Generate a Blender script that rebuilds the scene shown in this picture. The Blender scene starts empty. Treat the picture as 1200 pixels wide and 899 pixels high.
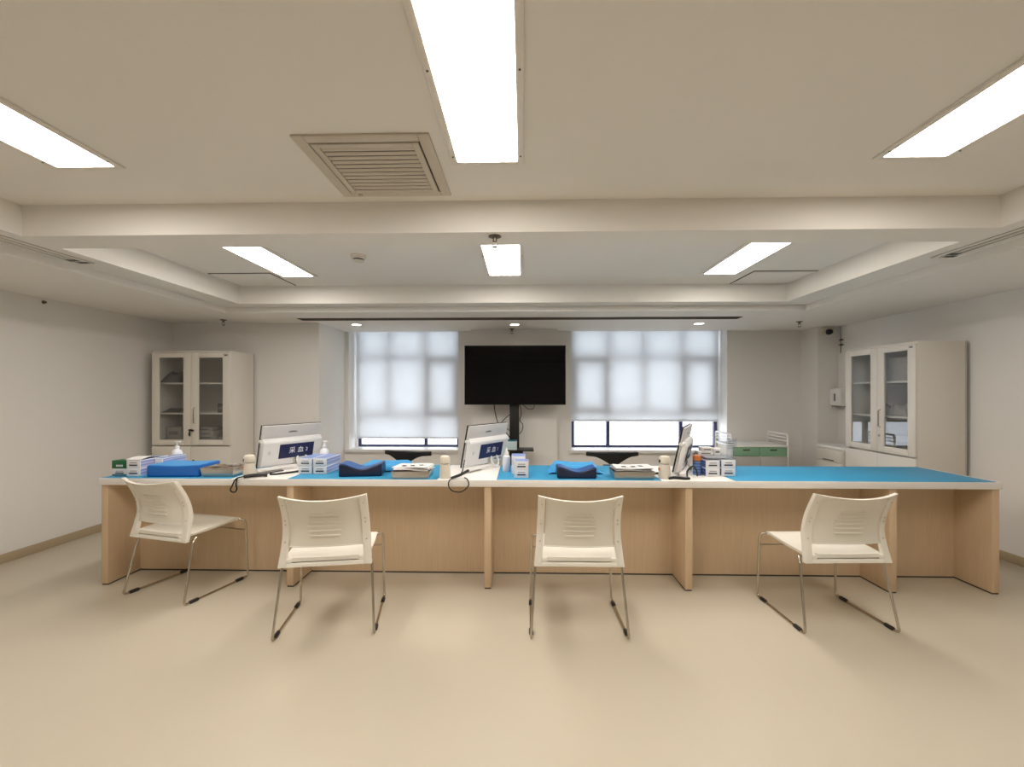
import bpy, bmesh, math, random
from mathutils import Matrix, Vector

random.seed(7)
R = math.radians
scn = bpy.context.scene
COL = scn.collection

# ------------------------------------------------------------------ camera
CAM_H = 1.37
cam_d = bpy.data.cameras.new('camera')
cam = bpy.data.objects.new('camera', cam_d)
COL.objects.link(cam)
cam.location = (0, 0, CAM_H)
cam.rotation_euler = (R(90), 0, R(1.4))
cam_d.sensor_fit = 'HORIZONTAL'
cam_d.sensor_width = 36.0
cam_d.lens = 36.0 * 531.0 / 1200.0
cam_d.shift_y = 10.5 / 1200.0
cam_d.clip_start = 0.02
scn.camera = cam

# ------------------------------------------------------------------ world, exposure
world = bpy.data.worlds.new('overcast_sky')
scn.world = world
world.use_nodes = True
bg = world.node_tree.nodes['Background']
bg.inputs[0].default_value = (0.88, 0.93, 1.0, 1)
bg.inputs[1].default_value = 5.3
scn.view_settings.view_transform = 'Standard'
scn.view_settings.look = 'None'
scn.view_settings.exposure = 0.0
scn.view_settings.gamma = 1.0
scn.view_settings.use_curve_mapping = False
PANEL_POWER = 20.2
PANEL_TINT = (1.0, 0.935, 0.865)
DOWN_POWER = 14.0

# ------------------------------------------------------------------ materials
def lin(r, g, b):
    f = lambda c: (c / 255 / 12.92) if c / 255 <= 0.04045 else ((c / 255 + 0.055) / 1.055) ** 2.4
    return (f(r), f(g), f(b), 1)

def mat(name, rgb, rough=0.5, metal=0.0, var=0.04, scale=6.0, bump=0.0, bscale=60.0, spec=0.5, stretch=(1, 1, 1), trans=0.0, coat=0.0):
    m = bpy.data.materials.new(name)
    m.use_nodes = True
    nt = m.node_tree
    p = nt.nodes['Principled BSDF']
    p.inputs['Roughness'].default_value = rough
    p.inputs['Metallic'].default_value = metal
    p.inputs['Specular IOR Level'].default_value = spec
    p.inputs['Coat Weight'].default_value = coat
    tc = nt.nodes.new('ShaderNodeTexCoord')
    mp = nt.nodes.new('ShaderNodeMapping')
    mp.inputs['Scale'].default_value = stretch
    nt.links.new(tc.outputs['Object'], mp.inputs['Vector'])
    no = nt.nodes.new('ShaderNodeTexNoise')
    no.inputs['Scale'].default_value = scale
    no.inputs['Detail'].default_value = 4
    nt.links.new(mp.outputs['Vector'], no.inputs['Vector'])
    c = lin(*rgb)
    mx = nt.nodes.new('ShaderNodeMix')
    mx.data_type = 'RGBA'
    mx.inputs[6].default_value = tuple(min(1, v * (1 - var)) for v in c[:3]) + (1,)
    mx.inputs[7].default_value = tuple(min(1, v * (1 + var)) for v in c[:3]) + (1,)
    nt.links.new(no.outputs['Fac'], mx.inputs[0])
    nt.links.new(mx.outputs[2], p.inputs['Base Color'])
    if bump > 0:
        n2 = nt.nodes.new('ShaderNodeTexNoise')
        n2.inputs['Scale'].default_value = bscale
        n2.inputs['Detail'].default_value = 3
        nt.links.new(mp.outputs['Vector'], n2.inputs['Vector'])
        b = nt.nodes.new('ShaderNodeBump')
        b.inputs['Strength'].default_value = bump
        b.inputs['Distance'].default_value = 0.01
        nt.links.new(n2.outputs['Fac'], b.inputs['Height'])
        nt.links.new(b.outputs['Normal'], p.inputs['Normal'])
    return m

def emit(name, rgb, s):
    m = bpy.data.materials.new(name)
    m.use_nodes = True
    nt = m.node_tree
    nt.nodes.clear()
    o = nt.nodes.new('ShaderNodeOutputMaterial')
    e = nt.nodes.new('ShaderNodeEmission')
    e.inputs[0].default_value = (*rgb, 1)
    e.inputs[1].default_value = s
    nt.links.new(e.outputs[0], o.inputs[0])
    return m

def glass(name, tint=(0.95, 0.97, 0.98), fac=0.1):
    m = bpy.data.materials.new(name)
    m.use_nodes = True
    nt = m.node_tree
    nt.nodes.clear()
    o = nt.nodes.new('ShaderNodeOutputMaterial')
    t = nt.nodes.new('ShaderNodeBsdfTransparent')
    t.inputs[0].default_value = (*tint, 1)
    g = nt.nodes.new('ShaderNodeBsdfGlossy')
    g.inputs['Roughness'].default_value = 0.02
    fr = nt.nodes.new('ShaderNodeFresnel')
    fr.inputs[0].default_value = 1.5
    ma = nt.nodes.new('ShaderNodeMath')
    ma.operation = 'MULTIPLY_ADD'
    ma.inputs[1].default_value = 1.0
    ma.inputs[2].default_value = fac - 0.04
    nt.links.new(fr.outputs[0], ma.inputs[0])
    mx = nt.nodes.new('ShaderNodeMixShader')
    ge = nt.nodes.new('ShaderNodeNewGeometry')
    inv = nt.nodes.new('ShaderNodeMath')
    inv.operation = 'SUBTRACT'
    inv.inputs[0].default_value = 1.0
    nt.links.new(ge.outputs['Backfacing'], inv.inputs[1])
    m2 = nt.nodes.new('ShaderNodeMath')
    m2.operation = 'MULTIPLY'
    nt.links.new(ma.outputs[0], m2.inputs[0])
    nt.links.new(inv.outputs[0], m2.inputs[1])
    nt.links.new(m2.outputs[0], mx.inputs[0])
    nt.links.new(t.outputs[0], mx.inputs[1])
    nt.links.new(g.outputs[0], mx.inputs[2])
    nt.links.new(mx.outputs[0], o.inputs[0])
    return m

def blind_mat():
    m = bpy.data.materials.new('blind_fabric')
    m.use_nodes = True
    nt = m.node_tree
    nt.nodes.clear()
    o = nt.nodes.new('ShaderNodeOutputMaterial')
    d = nt.nodes.new('ShaderNodeBsdfDiffuse')
    t = nt.nodes.new('ShaderNodeBsdfTranslucent')
    tc = nt.nodes.new('ShaderNodeTexCoord')
    w = nt.nodes.new('ShaderNodeTexNoise')
    w.inputs['Scale'].default_value = 300
    nt.links.new(tc.outputs['Object'], w.inputs['Vector'])
    mx0 = nt.nodes.new('ShaderNodeMix')
    mx0.data_type = 'RGBA'
    mx0.inputs[6].default_value = (0.80, 0.80, 0.80, 1)
    mx0.inputs[7].default_value = (0.86, 0.86, 0.86, 1)
    nt.links.new(w.outputs['Fac'], mx0.inputs[0])
    nt.links.new(mx0.outputs[2], d.inputs[0])
    t.inputs[0].default_value = (0.80, 0.81, 0.82, 1)
    mx = nt.nodes.new('ShaderNodeMixShader')
    mx.inputs[0].default_value = 0.46
    nt.links.new(d.outputs[0], mx.inputs[1])
    nt.links.new(t.outputs[0], mx.inputs[2])
    nt.links.new(mx.outputs[0], o.inputs[0])
    return m

def wood_mat():
    m = mat('maple_laminate', (216, 190, 156), 0.45, 0, 0.05, 3.0, stretch=(14, 14, 0.7))
    nt = m.node_tree
    p = nt.nodes['Principled BSDF']
    tc = [n for n in nt.nodes if n.type == 'TEX_COORD'][0]
    mp = nt.nodes.new('ShaderNodeMapping')
    mp.inputs['Scale'].default_value = (60, 60, 1.5)
    nt.links.new(tc.outputs['Object'], mp.inputs['Vector'])
    n = nt.nodes.new('ShaderNodeTexNoise')
    n.inputs['Scale'].default_value = 4
    n.inputs['Detail'].default_value = 6
    nt.links.new(mp.outputs['Vector'], n.inputs['Vector'])
    base = p.inputs['Base Color'].links[0].from_socket
    mx = nt.nodes.new('ShaderNodeMix')
    mx.data_type = 'RGBA'
    mx.blend_type = 'MULTIPLY'
    rp = nt.nodes.new('ShaderNodeValToRGB')
    rp.color_ramp.elements[0].position = 0.3
    rp.color_ramp.elements[0].color = (0.86, 0.82, 0.77, 1)
    rp.color_ramp.elements[1].position = 0.6
    rp.color_ramp.elements[1].color = (1, 1, 1, 1)
    nt.links.new(n.outputs['Fac'], rp.inputs[0])
    mx.inputs[0].default_value = 0.5
    nt.links.new(base, mx.inputs[6])
    nt.links.new(rp.outputs[0], mx.inputs[7])
    nt.links.new(mx.outputs[2], p.inputs['Base Color'])
    return m

def stripe_mat(name, a, b, n=90):
    m = mat(name, a, 0.35)
    nt = m.node_tree
    p = nt.nodes['Principled BSDF']
    tc = [x for x in nt.nodes if x.type == 'TEX_COORD'][0]
    w = nt.nodes.new('ShaderNodeTexWave')
    w.bands_direction = 'Z'
    w.inputs['Scale'].default_value = n
    w.inputs['Distortion'].default_value = 0.0
    nt.links.new(tc.outputs['Object'], w.inputs['Vector'])
    mx = nt.nodes.new('ShaderNodeMix')
    mx.data_type = 'RGBA'
    mx.inputs[6].default_value = lin(*a)
    mx.inputs[7].default_value = lin(*b)
    nt.links.new(w.outputs['Fac'], mx.inputs[0])
    nt.links.new(mx.outputs[2], p.inputs['Base Color'])
    return m

M = {}
M['wall'] = mat('wall_paint', (236, 233, 228), 0.7, 0, 0.012, 2.0, 0.05, 220)
M['ceil'] = mat('ceiling_paint', (238, 234, 227), 0.8, 0, 0.01, 1.5)
M['floor'] = mat('vinyl_floor', (203, 193, 174), 0.36, 0, 0.035, 1.6, 0.015, 30, spec=0.4)
M['skirt'] = mat('vinyl_skirting', (184, 166, 136), 0.5)
M['wood'] = wood_mat()
M['top'] = mat('white_laminate', (240, 236, 230), 0.4)
M['blue'] = mat('blue_mat', (48, 150, 196), 0.5, 0, 0.05, 4, 0.03, 90)
M['bluesheet'] = mat('blue_disposable_sheet', (62, 160, 222), 0.55, 0, 0.06, 9, 0.06, 40)
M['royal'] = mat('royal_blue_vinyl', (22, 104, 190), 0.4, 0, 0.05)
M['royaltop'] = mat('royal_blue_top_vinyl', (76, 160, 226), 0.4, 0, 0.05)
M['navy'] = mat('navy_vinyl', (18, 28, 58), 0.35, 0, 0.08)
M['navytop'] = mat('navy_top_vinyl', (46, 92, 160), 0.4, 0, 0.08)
M['plastic'] = mat('cream_plastic', (238, 233, 221), 0.42, 0, 0.015, 8, 0.02, 300)
M['chrome'] = mat('chrome_tube', (198, 190, 178), 0.08, 1.0, 0.02)
M['black'] = mat('black_plastic', (20, 19, 19), 0.45)
M['rivet'] = mat('pale_rivet', (206, 196, 178), 0.35)
M['cab'] = mat('cabinet_powder_coat', (228, 222, 212), 0.45, 0, 0.012)
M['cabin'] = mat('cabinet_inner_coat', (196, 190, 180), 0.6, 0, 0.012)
M['seam'] = mat('dark_seam', (70, 64, 58), 0.8)
M['glass'] = glass('cabinet_glass', (0.93, 0.94, 0.94), 0.08)
M['pane'] = glass('window_glass', (0.96, 0.98, 0.99), 0.06)
M['acryl'] = glass('clear_acrylic', (0.90, 0.93, 0.97), 0.14)
M['alu'] = mat('navy_aluminium', (62, 64, 98), 0.4, 0.2)
M['blind'] = blind_mat()
M['blindbar'] = mat('blind_bar', (214, 214, 218), 0.4)
M['sill'] = mat('sill_stone', (232, 230, 228), 0.35)
M['tvblack'] = mat('tv_screen', (3, 3, 4), 0.05, 0, 0.0, spec=0.22)
M['tvframe'] = mat('tv_frame', (14, 13, 13), 0.3)
M['stand'] = mat('stand_black', (22, 20, 19), 0.4)
M['panel'] = emit('light_diffuser', PANEL_TINT, PANEL_POWER)
M['downglow'] = emit('downlight_lens', (1.0, 0.9, 0.75), DOWN_POWER)
M['fixt'] = mat('light_frame', (232, 226, 216), 0.4)
M['vent'] = mat('vent_aluminium', (206, 196, 180), 0.45, 0.0)
M['ventdark'] = mat('vent_painted_shade', (84, 74, 62), 0.9)  # dark tone painted in for the shade inside the return grille
M['slot'] = mat('slot_bronze', (104, 94, 84), 0.6)
M['slotdark'] = mat('slot_painted_shade', (38, 33, 29), 0.9)  # near-black tone painted in for shade inside the air slots
M['detect'] = mat('detector_plastic', (216, 208, 194), 0.45)
M['brass'] = mat('sprinkler_metal', (120, 108, 92), 0.35, 0.8)
M['green'] = mat('trolley_green', (128, 172, 142), 0.4)
M['grey'] = mat('grey_door', (178, 176, 170), 0.5)
M['white'] = mat('white_enamel', (238, 236, 232), 0.35)
M['monwhite'] = mat('monitor_shell', (230, 229, 228), 0.35)
M['mongrey'] = mat('monitor_panel_grey', (206, 204, 202), 0.4)
M['label'] = mat('dark_blue_label', (24, 28, 78), 0.4)
M['ink'] = mat('white_ink', (240, 240, 244), 0.5)
M['greyink'] = mat('grey_ink', (120, 118, 116), 0.5)
M['darkink'] = mat('dark_ink', (52, 58, 72), 0.5)
M['carton'] = mat('white_carton', (236, 236, 238), 0.5)
M['tubeside'] = stripe_mat('carton_purple_stripes', (140, 148, 200), (190, 196, 224), 15)
M['blueside'] = stripe_mat('carton_blue_stripes', (52, 84, 138), (104, 136, 190), 15)
M['tubetop'] = mat('carton_blue_top', (128, 150, 204), 0.4)
M['greenbox'] = mat('green_carton', (32, 104, 62), 0.5)
M['teal'] = mat('teal_band', (28, 112, 134), 0.5)
M['steel'] = mat('stainless_steel', (186, 180, 172), 0.28, 0.85, 0.05)
M['brown'] = mat('brown_contents', (122, 104, 88), 0.6, 0, 0.25, 40)
M['paper'] = mat('paper', (236, 234, 232), 0.6, 0, 0.02)
M['greypaper'] = mat('grey_paper', (150, 152, 158), 0.6, 0, 0.1, 30)
M['scan'] = mat('scanner_shell', (226, 218, 202), 0.4)
M['bottle'] = mat('milky_plastic', (236, 238, 244), 0.3, 0, 0.02)
M['orange'] = mat('orange_cap', (206, 122, 62), 0.45)
M['paleblue'] = mat('pale_blue_carton', (196, 218, 222), 0.5)
M['dim'] = mat('dull_packet', (168, 162, 152), 0.6, 0, 0.15, 25)
M['darkpack'] = mat('dark_packet', (92, 88, 84), 0.6, 0, 0.2, 30)

# ------------------------------------------------------------------ mesh helpers
class MB:
    def __init__(s):
        s.v = []
        s.f = []
    def box(s, x0, x1, y0, y1, z0, z1):
        b = len(s.v)
        s.v += [(x0, y0, z0), (x1, y0, z0), (x1, y1, z0), (x0, y1, z0), (x0, y0, z1), (x1, y0, z1), (x1, y1, z1), (x0, y1, z1)]
        for q in ((0, 3, 2, 1), (4, 5, 6, 7), (0, 1, 5, 4), (1, 2, 6, 5), (2, 3, 7, 6), (3, 0, 4, 7)):
            s.f.append(tuple(b + i for i in q))
        return s
    def cbox(s, cx, cy, cz, sx, sy, sz):
        return s.box(cx - sx / 2, cx + sx / 2, cy - sy / 2, cy + sy / 2, cz - sz / 2, cz + sz / 2)
    def tube(s, pts, r, n=8, closed=False):
        pts = [Vector(p) for p in pts]
        m = len(pts)
        b = len(s.v)
        up = None
        for i, p in enumerate(pts):
            if closed:
                t = (pts[(i + 1) % m] - pts[i - 1]).normalized()
            else:
                t = (pts[min(i + 1, m - 1)] - pts[max(i - 1, 0)]).normalized()
            if up is None:
                a = Vector((0, 0, 1)) if abs(t.z) < 0.9 else Vector((1, 0, 0))
                up = (a - t * a.dot(t)).normalized()
            else:
                up = (up - t * up.dot(t)).normalized()
            sd = t.cross(up)
            rr = r[i] if isinstance(r, (list, tuple)) else r
            for k in range(n):
                an = 2 * math.pi * k / n
                s.v.append(tuple(p + up * (math.cos(an) * rr) + sd * (math.sin(an) * rr)))
        for i in range(m if closed else m - 1):
            j = (i + 1) % m
            for k in range(n):
                k2 = (k + 1) % n
                s.f.append((b + i * n + k, b + i * n + k2, b + j * n + k2, b + j * n + k))
        if not closed:
            s.f.append(tuple(b + k for k in reversed(range(n))))
            s.f.append(tuple(b + (m - 1) * n + k for k in range(n)))
        return s
    def lathe(s, prof, n=20, c=(0, 0, 0), sx=1, sy=1):
        b = len(s.v)
        for (r, z) in prof:
            for k in range(n):
                a = 2 * math.pi * k / n
                s.v.append((c[0] + r * math.cos(a) * sx, c[1] + r * math.sin(a) * sy, c[2] + z))
        for i in range(len(prof) - 1):
            for k in range(n):
                k2 = (k + 1) % n
                s.f.append((b + i * n + k, b + i * n + k2, b + (i + 1) * n + k2, b + (i + 1) * n + k))
        s.f.append(tuple(b + k for k in reversed(range(n))))
        s.f.append(tuple(b + (len(prof) - 1) * n + k for k in range(n)))
        return s
    def slab(s, P, Q, nu, nv):
        """closed thick sheet between surfaces P(u,v) and Q(u,v), u,v in 0..1"""
        b = len(s.v)
        w = nu + 1
        for fn in (P, Q):
            for j in range(nv + 1):
                for i in range(nu + 1):
                    s.v.append(tuple(fn(i / nu, j / nv)))
        o = w * (nv + 1)
        for j in range(nv):
            for i in range(nu):
                a = b + j * w + i
                s.f.append((a, a + 1, a + w + 1, a + w))
                s.f.append((a + o, a + o + w, a + o + w + 1, a + o + 1))
        for i in range(nu):
            a = b + i
            s.f.append((a, a + o, a + o + 1, a + 1))
            a = b + nv * w + i
            s.f.append((a, a + 1, a + o + 1, a + o))
        for j in range(nv):
            a = b + j * w
            s.f.append((a, a + w, a + w + o, a + o))
            a = b + j * w + nu
            s.f.append((a, a + o, a + w + o, a + w))
        return s
    def prism(s, poly, y0, y1, axis='y'):
        b = len(s.v)
        n = len(poly)
        for yy in (y0, y1):
            for (p, q) in poly:
                s.v.append((p, yy, q) if axis == 'y' else ((yy, p, q) if axis == 'x' else (p, q, yy)))
        s.f.append(tuple(b + i for i in range(n)))
        s.f.append(tuple(b + n + i for i in reversed(range(n))))
        for i in range(n):
            j = (i + 1) % n
            s.f.append((b + j, b + i, b + n + i, b + n + j))
        return s
    def mesh(s, name, m, bevel=0, seg=2, smooth=True, xf=None):
        bm = bmesh.new()
        vs = [bm.verts.new(xf @ Vector(p) if xf else p) for p in s.v]
        for f in s.f:
            try:
                bm.faces.new([vs[i] for i in f])
            except ValueError:
                pass
        bmesh.ops.recalc_face_normals(bm, faces=bm.faces)
        if bevel:
            ed = [e for e in bm.edges if len(e.link_faces) == 2 and e.calc_face_angle(0) > R(35)]
            bmesh.ops.bevel(bm, geom=ed, offset=bevel, segments=seg, affect='EDGES', profile=0.5, clamp_overlap=True)
        me = bpy.data.meshes.new(name)
        bm.to_mesh(me)
        bm.free()
        me.materials.append(M[m])
        if smooth:
            me.polygons.foreach_set('use_smooth', [True] * len(me.polygons))
            me.set_sharp_from_angle(angle=R(38))
        return me
    def build(s, name, m, parent=None, bevel=0, seg=2, smooth=True, xf=None, loc=(0, 0, 0), rot=(0, 0, 0)):
        o = bpy.data.objects.new(name, s.mesh(name, m, bevel, seg, smooth, xf))
        COL.objects.link(o)
        o.parent = parent
        o.location = loc
        o.rotation_euler = rot
        return o

def inst(name, me, parent, loc=(0, 0, 0), rot=(0, 0, 0), sc=(1, 1, 1)):
    o = bpy.data.objects.new(name, me)
    COL.objects.link(o)
    o.parent = parent
    o.location = loc
    o.rotation_euler = rot
    o.scale = sc
    return o

def tag(o, label, cat, group=None):
    o['label'] = label
    o['category'] = cat
    if group:
        o['group'] = group
    return o

def thing(name, label, cat, loc=(0, 0, 0), rz=0, group=None):
    o = bpy.data.objects.new(name, None)
    COL.objects.link(o)
    o.empty_display_size = 0.05
    o.location = loc
    o.rotation_euler = (0, 0, rz)
    return tag(o, label, cat, group)

def struct(o):
    o['kind'] = 'structure'
    return o

def copy_tree(o, parent=None):
    c = o.copy()
    COL.objects.link(c)
    c.parent = parent
    for ch in list(o.children):
        copy_tree(ch, c)
    return c

def text(body, size, m, parent, loc, rot, name='lettering'):
    cu = bpy.data.curves.new(name, 'FONT')
    cu.body = body
    cu.size = size
    cu.align_x = 'CENTER'
    cu.align_y = 'CENTER'
    cu.extrude = 0.0004
    t = bpy.data.objects.new('tmp', cu)
    COL.objects.link(t)
    dg = bpy.context.evaluated_depsgraph_get()
    me = bpy.data.meshes.new_from_object(t.evaluated_get(dg))
    bpy.data.objects.remove(t)
    bpy.data.curves.remove(cu)
    me.materials.clear()
    me.materials.append(M[m])
    return inst(name, me, parent, loc, rot)

# ------------------------------------------------------------------ room shell
XL, XR, YF, YB = -4.17, 3.93, -2.0, 6.08
ZC, ZL, ZS = 2.42, 2.247, 2.192
TL, TR = -2.81, 2.54            # sides of the raised ceiling trays
LL, LR = -3.065, 2.825            # lower step of the soffit
struct(MB().box(XL - .15, XR + .15, YF - .15, 6.45, -.12, 0).build('floor', 'floor', smooth=False))
struct(MB().box(XL - .15, XL, YF - .15, 6.45, 0, 2.6).build('wall_left', 'wall', smooth=False))
struct(MB().box(XR, XR + .15, YF - .15, 6.45, 0, 2.6).build('wall_right', 'wall', smooth=False))
struct(MB().box(XL, XR, YF - .15, YF, 0, 2.6).build('wall_front', 'wall', smooth=False))
W1 = (-2.36, -.872)
W2 = (.645, 2.705)
SZ, WT = .58, 2.27               # bottom and top of the window openings
YO = 6.50                        # outer face of the back wall
b = MB()
b.box(XL, -2.415, 5.30, YB, 0, ZS)
b.box(XL, W1[0], YB, YO, 0, 2.6)
b.box(W1[0], W1[1], YB, YO, 0, SZ).box(W1[0], W1[1], YB, YO, WT, 2.6)
b.box(W1[1], W2[0], YB, YO, 0, 2.6)
b.box(W2[0], W2[1], YB, YO, 0, SZ).box(W2[0], W2[1], YB, YO, WT, 2.6)
b.box(W2[1], XR, YB, YO, 0, 2.6)
b.box(-.68, .445, 5.90, YB, 0, ZS)
b.box(3.68, XR, 5.75, YB, 0, ZS)
struct(b.build('wall_back', 'wall', smooth=False))
b = MB()
b.box(XL, XR, YF, YB, ZC, 2.6)
b.box(XL, LL, YF, YB, ZS, ZC)
b.box(LR, XR, YF, YB, ZS, ZC)
b.box(LL, LR, 4.60, YB, ZS, ZC)
b.box(LL, TL, YF, 4.60, ZL, ZC)
b.box(TR, LR, YF, 4.60, ZL, ZC)
b.box(TL, TR, 4.42, 4.60, ZL, ZC)
b.box(TL, TR, 2.475, 2.695, ZL, ZC)
b.box(TL, TR, YF, -1.3, ZL, ZC)
struct(b.build('ceiling', 'ceil', smooth=False))

def skirting(name, pts):
    b = MB()
    for (x0, x1, y0, y1) in pts:
        b.box(x0, x1, y0, y1, 0, .075)
    return struct(b.build(name, 'skirt', bevel=.004))
skirting('baseboard_left', [(XL, XL + .012, YF, 5.30)])
skirting('baseboard_right', [(XR - .012, XR, YF, 5.75)])
skirting('baseboard_back', [(XL + .012, -2.415, 5.288, 5.30), (-2.415, -.68, YB - .012, YB), (-.68, .445, 5.888, 5.90), (.445, 3.68, YB - .012, YB)])

# windows -----------------------------------------------------------
def window(name, x0, x1, verts, low, zlo, zhi, sashes, sx0):
    e = bpy.data.objects.new(name, None)
    COL.objects.link(e)
    struct(e)
    z0, z1 = SZ + .025, WT
    y0, y1 = 6.355, 6.41
    j = .072
    MB().box(x0, x0 + .032, y0, y1, z0, z1).box(x1 - .012, x1, y0, y1, z0, z1).build('light_sliver_strip', 'white', e, smooth=False)  # added white strips imitating the daylit sliver at the blind edge
    b = MB()
    b.box(x0 + .032, x0 + j, y0, y1, z0, z1).box(x1 - .06, x1 - .012, y0, y1, z0, z1)
    b.box(x0 + j, x1 - .06, y0, y1, z0, z0 + .030).box(x0 + j, x1 - .06, y0, y1, z1 - .04, z1)
    b.build('window_frame', 'alu', e, smooth=False)
    h = .024
    def bay(xs, za, zb, row):
        for i in range(len(xs) - 1):
            a = xs[i] + (h if i else 0)
            c = xs[i + 1] - (h if i < len(xs) - 2 else 0)
            if (row, i) in sashes:
                q = .05
                s = MB()
                s.box(a, a + q, y0 + .002, y1 - .002, za, zb).box(c - q, c, y0 + .002, y1 - .002, za, zb)
                s.box(a + q, c - q, y0 + .002, y1 - .002, za, za + q).box(a + q, c - q, y0 + .002, y1 - .002, zb - q, zb)
                s.build('sash', 'alu', e, smooth=False)
                MB().box(a + q, c - q, 6.382, 6.388, za + q, zb - q).build('pane', 'pane', e, smooth=False)
            else:
                MB().box(a, c, 6.382, 6.388, za, zb).build('pane', 'pane', e, smooth=False)
        for v in xs[1:-1]:
            MB().box(v - h, v + h, y0, y1, za, zb).build('mullion', 'alu', e, smooth=False)
    full = [x0 + j] + list(verts) + [x1 - .06]
    lowx = [x0 + j] + list(low) + [x1 - .06]
    bay(lowx, z0 + .030, zlo - h, 0)
    bay(full, zlo + h, zhi - h, 1)
    bay(full, zhi + h, z1 - .04, 2)
    for zz in (zlo, zhi):
        MB().box(x0 + j, x1 - .06, y0, y1, zz - h, zz + h).build('transom', 'alu', e, smooth=False)
    MB().box(sx0, x1, 6.03, YB, SZ - .012, SZ + .025).box(x0, x1, YB, 6.41, SZ, SZ + .025).build('window_sill', 'sill', e)
    return e
window('window_1', W1[0], W1[1], [-1.88, -1.37], [-1.37], 1.045, 1.855, {(1, 2)}, -2.39)
window('window_2', W2[0], W2[1], [1.185, 1.67, 2.195], [1.185, 2.195], 1.09, 1.855, {(1, 0), (1, 3)}, .615)

def blind(label, x0, x1, zb):
    t = thing('roller_blind', label, 'blind', ((x0 + x1) / 2, 6.30, zb))
    w = (x1 - x0) / 2
    MB().box(-w, w, -.001, .001, .02, WT - .05 - zb).build('fabric', 'blind', t, smooth=False)
    MB().box(-w, w, -.008, .008, 0, .024).build('bottom_bar', 'blindbar', t, bevel=.004)
    MB().tube([(-w, .025, WT - .033 - zb), (w, .025, WT - .033 - zb)], .026, 14).build('roller', 'blindbar', t)
blind('white roller blind pulled almost down to the sill of the narrower window', -2.327, -.880, .725)
blind('white roller blind stopping above the sill of the wider window', .655, 2.680, .968)

# ------------------------------------------------------------------ ceiling fittings
def panel_light(x, y0, y1, label, screws=True):
    t = thing('panel_light', label, 'ceiling light', (x, (y0 + y1) / 2, ZC), 0, 'ceiling light panels')
    L = (y1 - y0) / 2
    w, f = .135, .028
    b = MB()
    b.box(-w - f, -w, -L - f, L + f, -.012, 0).box(w, w + f, -L - f, L + f, -.012, 0)
    b.box(-w, w, -L - f, -L, -.012, 0).box(-w, w, L, L + f, -.012, 0)
    b.build('frame', 'fixt', t, bevel=.003)
    MB().box(-w, w, -L, L, -.008, -.002).build('diffuser', 'panel', t, smooth=False)
    sm = MB().lathe([(.004, 0), (.004, -.003), (.002, -.004)], 8).mesh('screw', 'seam')
    for sx in (-1, 1):
        for yy in (-L + .05, 0, L - .05):
            inst('screw', sm, t, (sx * (w + f / 2), yy, -.0115))
for (x, side) in ((-2.015, 'beside the left wall slot diffuser'), (-.16, 'above the middle of the room'), (1.725, 'beside the right wall slot diffuser')):
    panel_light(x, .87, 2.04, {-2.015: 'long bright ceiling panel light before the beam, on the bare wall side', -.16: 'long bright ceiling panel light next to the louvred return air grille', 1.725: 'long bright ceiling panel light before the beam on the trolley side'}[x])
    panel_light(x, 2.86, 4.02, {-2.015: 'ceiling panel light beyond the beam near the smoke detector', -.16: 'ceiling panel light beyond the beam in line with the television', 1.725: 'ceiling panel light beyond the beam on the trolley side'}[x])

# return air grille
t = thing('return_air_grille', 'square louvred return air grille in ceiling beside middle light', 'vent', (-.665, 2.105, ZC))
b = MB()
o_, i_ = .285, .235
b.box(-o_, -i_, -o_, o_, -.010, 0).box(i_, o_, -o_, o_, -.010, 0).box(-i_, i_, -o_, -i_, -.010, 0).box(-i_, i_, i_, o_, -.010, 0)
b.build('frame', 'vent', t, bevel=.003)
b = MB()
p_, q_ = .228, .200
b.box(-p_, -q_, -p_, p_, -.013, -.003).box(q_, p_, -p_, p_, -.013, -.003).box(-q_, q_, -p_, -q_, -.013, -.003).box(-q_, q_, q_, p_, -.013, -.003)
b.build('inner_frame', 'vent', t, bevel=.002)
MB().box(-.234, .234, -.234, .234, -.002, -.0005).build('shade_backing', 'ventdark', t, smooth=False)  # flat dark sheet under solid ceiling, paints the shade behind the slats
sm = MB().cbox(0, 0, 0, .398, .021, .002).mesh('slat', 'vent', bevel=.001)
for k in range(11):
    inst('slat', sm, t, (0, -.182 + k * .0364, -.0085), (R(-15), 0, 0))
MB().lathe([(.012, 0), (.012, -.006), (.006, -.008)], 10, (-.24 + .05, .26, -.010)).build('catch', 'vent', t)

# smoke detector
t = thing('smoke_detector', 'round white smoke detector on the raised ceiling beyond the beam', 'smoke detector', (-1.26, 3.44, ZC))
MB().lathe([(.058, 0), (.058, -.012), (.050, -.020), (.048, -.030)], 24).build('body', 'detect', t)
MB().lathe([(.040, -.030), (.040, -.040)], 20).build('sensor_slot', 'black', t)
MB().lathe([(.046, -.040), (.044, -.048), (.020, -.054)], 24).build('cap', 'detect', t)

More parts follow.
